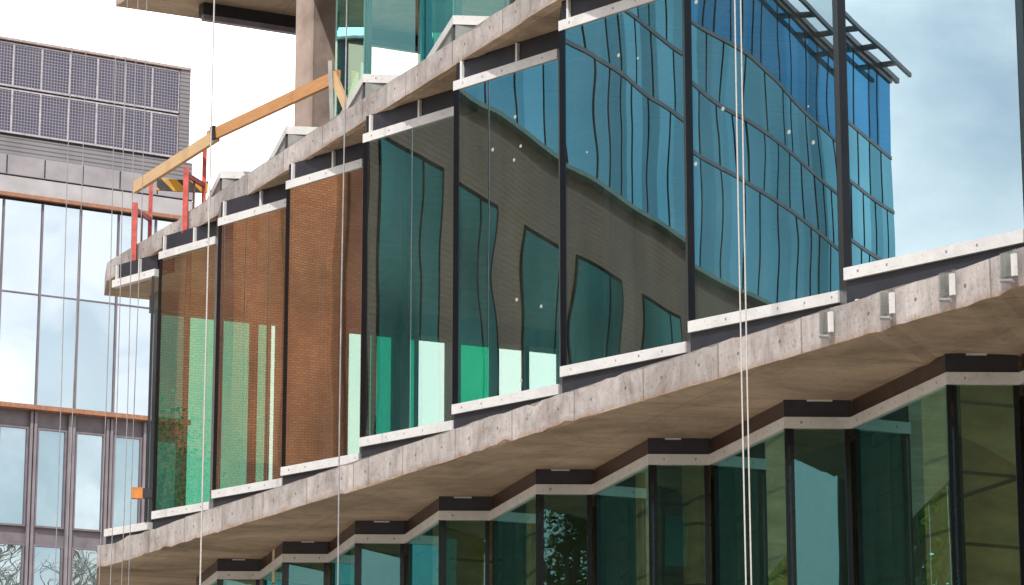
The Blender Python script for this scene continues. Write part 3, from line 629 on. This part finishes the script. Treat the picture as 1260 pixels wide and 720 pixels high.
# solar screen
scr=MB(); scr.wall(bp(t0),bp(tR-.02),bz(162),bz(46),.30,.36); sp(scr,'solar_screen',M['dark'])
cells=m_solar()
xs=[-62,-30,2-16,17.5,52.5,87,122,156.5,190.5,223]
tt=[bgp(x,110)[0] for x in xs]
mod=(tt[-1]-tt[3])/6
ts=[tt[-1]-mod*k for k in range(0,13)][::-1]
for row,(ya,yb) in enumerate(((50,100.5),(107,158))):
    for a,b in zip(ts[:-1],ts[1:]):
        f=MB(); z0,z1=bz(yb),bz(ya)
        f.wall(bp(a+.035),bp(b-.035),z0,z1,.2,.28); o=sp(f,'solar_panel',cells)
        f=MB()
        f.wall(bp(a+.0),bp(a+.033),z0,z1,.18,.28); f.wall(bp(b-.033),bp(b),z0,z1,.18,.28)
        f.wall(bp(a),bp(b),z1+.003,z1+.06,.18,.28); f.wall(bp(a),bp(b),z0-.06,z0-.003,.18,.28)
        sp(f,'frame',steel2,o)
mb=MB(); mb.wall(bp(t0),bp(tR),bz(46),bz(43),.1,.4); sp(mb,'screen_coping',m_plain('rosy_coping',(.38,.30,.29),.6))
mb=MB(); mb.wall(bp(ts[-1]+.03),bp(tR),bz(160),bz(46)-.01,.16,.34); sp(mb,'screen_edge',lou)
# tall glazed band
tm=bgp(53,300)[0]; step=bgp(100.5,300)[0]-tm
k=-8
while tm+step*k<tW-.3:
    a=tm+step*k; b=min(a+step,tW-.05)
    zs=[bz(494),bz(356),bz(243)]
    f=MB(); f.wall(bp(a+.04),bp(b-.04),zs[0],zs[1]-.03,.16,.2); o=sp(f,'window',bgl)
    f=MB(); f.wall(bp(a+.04),bp(b-.04),zs[1]+.03,zs[2],.16,.2); sp(f,'pane',bgl,o)
    f=MB(); f.wall(bp(a-.035),bp(a+.035),zs[0],zs[2],.10,.24); sp(f,'mullion',grey2,o)
    f=MB(); f.wall(bp(a+.04),bp(b-.04),zs[1]-.025,zs[1]+.025,.11,.22); sp(f,'transom',grey2,o)
    k+=1
# lower windows in deep grey frames
tm=bgp(42,580)[0]; step=bgp(89.5,580)[0]-tm; k=-7
rows=((642,523),(800,668))
while tm+step*k<tW-.3:
    a=tm+step*k
    mb=MB(); mb.wall(bp(a-.13),bp(a-.03),0,bz(501),.18,.36); mb.wall(bp(a+.03),bp(a+.13),0,bz(501),.18,.36); sp(mb,'pilaster',pil)
    for (yb,ya) in rows:
        w0,w1=a+.24,min(a+step-.24,tW-.05)
        f=MB(); f.wall(bp(w0),bp(w1),bz(yb),bz(ya),.30,.345); o=sp(f,'window',bgl2)
        f=MB(); zz0,zz1=bz(yb),bz(ya)
        f.wall(bp(w0-.07),bp(w0),zz0-.07,zz1+.07,.24,.37); f.wall(bp(w1),bp(w1+.07),zz0-.07,zz1+.07,.24,.37)
        f.wall(bp(w0),bp(w1),zz1+.002,zz1+.07,.24,.37); f.wall(bp(w0),bp(w1),zz0-.07,zz0-.002,.20,.37); sp(f,'frame',grey2,o)
    k+=1

# ------------------------------------------------------------------ buildings across the street to the left (what the glass mirrors)
TE=Vector((-50,36.6)); TD=Vector((-.935,-.350)).normalized()          # face runs away from TE
def tp(s,off=0):
    n=Vector((-TD.y,TD.x))*-1; n=Vector((.35,-.935)).normalized(); q=TE+TD*s+n*off; return (q.x,q.y)
LT=61.3
tow=empty('glass_office_block',(TE.x,TE.y,0),'blue glass office block on a dark ribbed base across the street','building')
def twp(mb,name,mm,parent=None):
    o=mb.build(name,mm)
    if parent is None: under(o,tow)
    else: o.parent=parent
    return o
zb=[25.8+E_,30.6+E_,33.4+E_,36.2+E_,40.1+E_]
rib=m_ribbed('brown_ribbed_cladding',(.085,.043,.018),.20)
def face_wall(mb,s0,s1,z0,z1,o0,o1): mb.wall(tp(s1),tp(s0),z0,z1,o0,o1)   # left to right as seen from outside
# outward side check: wall() puts its outer side on (dy,-dx) of p->q
mb=MB(); face_wall(mb,0,LT,0,zb[0],.4,16); twp(mb,'base_wall',rib)
blues=[m_mirror('blue_curtain_glass',(.19,.43,.50),.03,(.03,.10,.13),.8,.06,.3,.004,1.85),m_mirror('deep_blue_curtain_glass',(.09,.30,.50),.03,(.02,.08,.13),.8,.06,.3,.004,1.85)]
rng=random.Random(3)
for i in range(4):
    mb=MB(); face_wall(mb,0,LT,zb[i]+.09,zb[i+1]-.09,.1,15.8); band=twp(mb,'window_band',blues[i%2] if i!=1 else blues[0])
    m2=MB(); s=.0
    while s<=LT:
        face_wall(m2,s,s+rng.uniform(.05,.11),zb[i]+.09,zb[i+1]-.09,.08,.11); s+=rng.choice((1.25,1.85,1.85,2.5))
    twp(m2,'mullion',M['matte'],band)
    m3=MB(); face_wall(m3,-.02,LT+.02,zb[i]-.087,zb[i]+.087,.06,15.9); twp(m3,'floor_band',M['post'] if i else m_plain('green_edge',(.05,.09,.07)))
m3=MB(); face_wall(m3,-.05,LT+.05,zb[4]-.087,zb[4]+.1,.0,15.9); twp(m3,'roof_edge',M['post'])
# roof ladder rail
m4=MB(); face_wall(m4,22,LT+.3,zb[4]+.15,zb[4]+.35,-.95,-.8)
face_wall(m4,22,LT+1,zb[4]+.15,zb[4]+.4,-.1,.1); s=23
while s<LT+.5: face_wall(m4,s,s+.45,zb[4]+.18,zb[4]+.33,-.8,-.1); s+=3.0
twp(m4,'roof_gantry',M['post'])
m5=MB(); s=38
while s<44: face_wall(m5,s,s+.18,zb[4]+.4,zb[4]+2.2,.6,.8); s+=.7
twp(m5,'roof_fence',M['post'])
tealg=m_mirror('teal_window',(.055,.14,.12),.06,(.012,.04,.033),.6,.12,.6,.006)
for s in (.7,7.2,13.7,20.2,26.7,33.2,39.7,46.2):
    for (z0,z1) in ((13.5+E_,22.7+E_),(5.0,12.0)):
        f=MB(); face_wall(f,s,s+4.1,z0,z1,.36,.395); o=twp(f,'window',tealg)
        f=MB(); face_wall(f,s+2.9,s+2.98,z0,z1,.345,.358); face_wall(f,s-.12,s,z0,z1,.36,.398); face_wall(f,s+4.1,s+4.22,z0,z1,.36,.398); face_wall(f,s-.12,s+4.22,z1+.003,z1+.15,.36,.398); twp(f,'frame',M['matte'],o)
# brick building
BE=Vector((-49.3,37.4)); BD=Vector((.60,.80))
bri=empty('brick_building',(BE.x,BE.y,0),'orange brown brick building beside the blue glass block across the street','building')
def brp(s): q=BE+BD*s; return (q.x,q.y)
def bpart(mb,name,mm,parent=None):
    o=mb.build(name,mm)
    if parent is None: under(o,bri)
    else: o.parent=parent
    return o
brick=m_brick('brown_brick',(.37,.155,.07),(.45,.215,.10),(.22,.105,.055)); brick2=m_brick('dark_brick',(.20,.075,.04),(.26,.10,.055),(.10,.05,.03))
Lb=15
mb=MB(); mb.wall(brp(Lb),brp(0),0,34,0,14) if False else mb.wall(brp(0),brp(Lb),0,34,0,14); bpart(mb,'wall',brick)
for s in (.6,3.3,6.0,8.7,11.4,13.6):
    f=MB(); f.wall(brp(s),brp(s+.7),0,33,-.18,-.003); bpart(f,'pier',brick2)
for z0 in (6,13.2,27.6):
    f=MB(); f.wall(brp(.0),brp(Lb),z0,z0+.9,-.12,-.004); bpart(f,'string_course',brick2)
wg=m_mirror('brick_window_glass',(.55,.68,.60),.03,(.22,.28,.20),.5,.4,.2)
for s in (1.5,4.2,6.9,9.6,12.3):
    for z0 in (8.5,):
        f=MB(); f.wall(brp(s),brp(s+1.4),z0,z0+3.4,-.03,-.002); o=bpart(f,'window',wg)
        f=MB(); f.wall(brp(s-.12),brp(s+1.52),z0+3.403,z0+3.6,-.1,-.002); f.wall(brp(s+.66),brp(s+.74),z0,z0+3.4,-.06,-.033); bpart(f,'frame',brick2,o)

# ------------------------------------------------------------------ trees on the square behind the photographer and by the brick building
leafm=m_leaf(); bark=m_plain('bark',(.10,.075,.055),.9,0,.3,8)
def tree(x,y,h,rad,label,seed,n=15000,lscale=1.0):
    rnd=random.Random(seed); root=empty('broadleaf_tree',(x,y,0),label,'tree','broadleaf trees round the square')
    mb=MB(); mb.tube([(x,y,-.1),(x+.1,y,h*.25),(x-.1,y+.1,h*.5),(x,y,h*.85)],[.32,.24,.17,.04],10)
    cl=[]
    for k in range(11):
        a=k*2.4+rnd.random(); z=h*(.36+.5*k/11); rr=rad*(.55+.5*rnd.random())*(1.05-.5*abs(z/h-.5)*1.6)
        e=(x+math.cos(a)*rr,y+math.sin(a)*rr,z+h*.12*rnd.random())
        mb.tube([(x,y,z-h*.12),((x+e[0])/2,(y+e[1])/2,(z+e[2])/2-.1),e],[.11,.07,.02],6); cl.append((e,rad*(.32+.22*rnd.random())))
    for k in range(9): cl.append(((x+rnd.gauss(0,rad*.35),y+rnd.gauss(0,rad*.35),h*(.62+.33*rnd.random())),rad*(.3+.2*rnd.random())))
    under(mb.build('trunk',bark,smooth=True),root)
    lf=MB()
    for k in range(n):
        c,r=cl[rnd.randrange(len(cl))]; d=Vector((rnd.gauss(0,1),rnd.gauss(0,1),rnd.gauss(0,.8))).normalized()*r*(rnd.random()**.45)
        p=Vector(c)+d; s=(.055+.07*rnd.random())*lscale; u=Vector((rnd.gauss(0,1),rnd.gauss(0,1),rnd.gauss(0,.6))).normalized(); v_=u.cross(Vector((rnd.gauss(0,1),rnd.gauss(0,1),rnd.gauss(0,1)))).normalized()
        lf.face([p-u*s,p+v_*s*.6,p+u*s,p-v_*s*.6])
    under(lf.build('crown',leafm),root)
tree(5.0,-25,15.6,2.5,'full green tree behind the photographer, mirrored in the lower storey',11,17000,1.0)
tree(-8.5,-30,11,3.0,'low round tree behind the photographer, left of the slender one',12,9000)
tree(-25.5,41.2,12.5,2.6,'slim tree before the brick building across the street',14,9000,.62)
def bare_tree(x,y,h,label,seed):
    rnd=random.Random(seed); root=empty('bare_tree',(x,y,0),label,'tree','bare trees beyond the office building')
    tk=MB(); mb=MB()
    tk.tube([(x,y,-.1),(x+.2,y,h*.2),(x-.1,y+.1,h*.4)],[.55,.42,.34],10)
    def grow(p,d,l,r,lev):
        q=Vector(p)+d*l; m_=(Vector(p)+q)/2+Vector((rnd.gauss(0,.05),rnd.gauss(0,.05),.06))*l
        mb.tube([p,tuple(m_),tuple(q)],[r,r*.8,r*.6],5)
        if lev==0: return
        for k in range(3 if lev>1 else 4):
            nd=(d+Vector((rnd.gauss(0,.55),rnd.gauss(0,.55),rnd.gauss(.12,.35)))).normalized()
            grow(tuple(q if k else m_),nd,l*rnd.uniform(.6,.82),r*.58,lev-1)
    for k in range(6):
        a=k*1.05+rnd.random(); grow((x-.1,y+.1,h*(.3+.1*k/6)),Vector((math.cos(a)*.75,math.sin(a)*.75,.8)).normalized(),h*.2,.2,4)
    under(tk.build('trunk',palebark,smooth=True),root); under(mb.build('crown',palebark,smooth=True),root)
palebark=m_plain('pale_bark',(.30,.27,.23),.9,0,.3,6)
bare_tree(16.5,78,25,'bare pale tree nearest the solar building, beyond the office building',15)
bare_tree(23,71,27,'tallest bare pale tree, between two others beyond the office building',16)
bare_tree(30,65,23,'bare pale tree farthest from the solar building, beyond the office building',17)

# round dark stone tower behind the photographer, right of the tree
twr=empty('round_tower',(18.0,-28,0),'dark round stone tower across the square behind the photographer','tower')
mb=MB(); mb.tube([(18.0,-28,-.1),(18.0,-28,8),(18.0,-28,16),(18.0,-28,24)],[5.6,5.6,5.4,4.8],48); under(mb.build('wall',m_brick('dark_stone',(.07,.075,.06),(.10,.10,.08),(.04,.04,.035),.04,.3),smooth=True),twr)
mb=MB(); mb.tube([(18.0,-28,24),(18.0,-28,24.6)],[5.1,5.1],48); under(mb.build('roof',M['dark']),twr)
for i,(x,y,h,r_,lab) in enumerate(((-14.8,48.5,14.5,2.6,'nearest of four unseen trees added on the left to darken the side panes'),(-19.5,56,15.5,3.2,'second of four unseen trees added on the left to darken the side panes'),(-25.5,59,14,3.2,'third of four unseen trees added on the left to darken the side panes'),(-31,64,16,3.6,'tallest and farthest of four unseen trees added on the left to darken the side panes'))):
    tree(x,y,h,r_,lab,21+i,14000,1.25)  # trees added out of view to darken what the angled panes mirror
# two unseen dark towers added to block sky mirrored in the lower panes
dk=m_interior('dark_board_concrete',(.13,.12,.09),1.1)
for (x0,x1,y,h,lab) in ((.3,2.75,-27,25,'narrow unseen dark tower added to block mirrored sky, left of the full tree'),(6.9,9.7,-29,27,'wider unseen dark tower added to block mirrored sky, right of the full tree')):
    tw=empty('sky_blocker',((x0+x1)/2,y-3,0),lab,'tower','added towers blocking mirrored sky')
    mb=MB(); mb.box(((x0+x1)/2,y-3,h/2-.05),(x1-x0,6,h)); under(mb.build('wall',dk,bevel=.03),tw)
    mb=MB(); mb.box(((x0+x1)/2,y-3,h+.12),(x1-x0+.3,6.3,.3)); under(mb.build('roof',M['dark']),tw)
    for k in range(7):
        mb=MB(); mb.box(((x0+x1)/2,y+.005,2.5+k*3.4),(.7,.05,1.6)); under(mb.build('window',tealg),tw)
# unseen dark block added at the back left, keeps mirrored sky off side panes
db=empty('reflection_blocker',(-34,-26,0),'unseen dark block added to keep mirrored sky off the side panes, left of the low round tree','building')
mb=MB(); mb.box((-33.9,-30,11.95),(7.4,12,24)); under(mb.build('wall',dk,bevel=.03),db)
mb=MB(); mb.box((-33.9,-30,24.1),(7.7,12.3,.3)); under(mb.build('roof',M['dark']),db)
for k in range(6):
    for q in (-2.3,0,2.3):
        mb=MB(); mb.box((-33.9+q,-23.99,3+k*3.6),(1.4,.05,1.9)); under(mb.build('window',tealg),db)
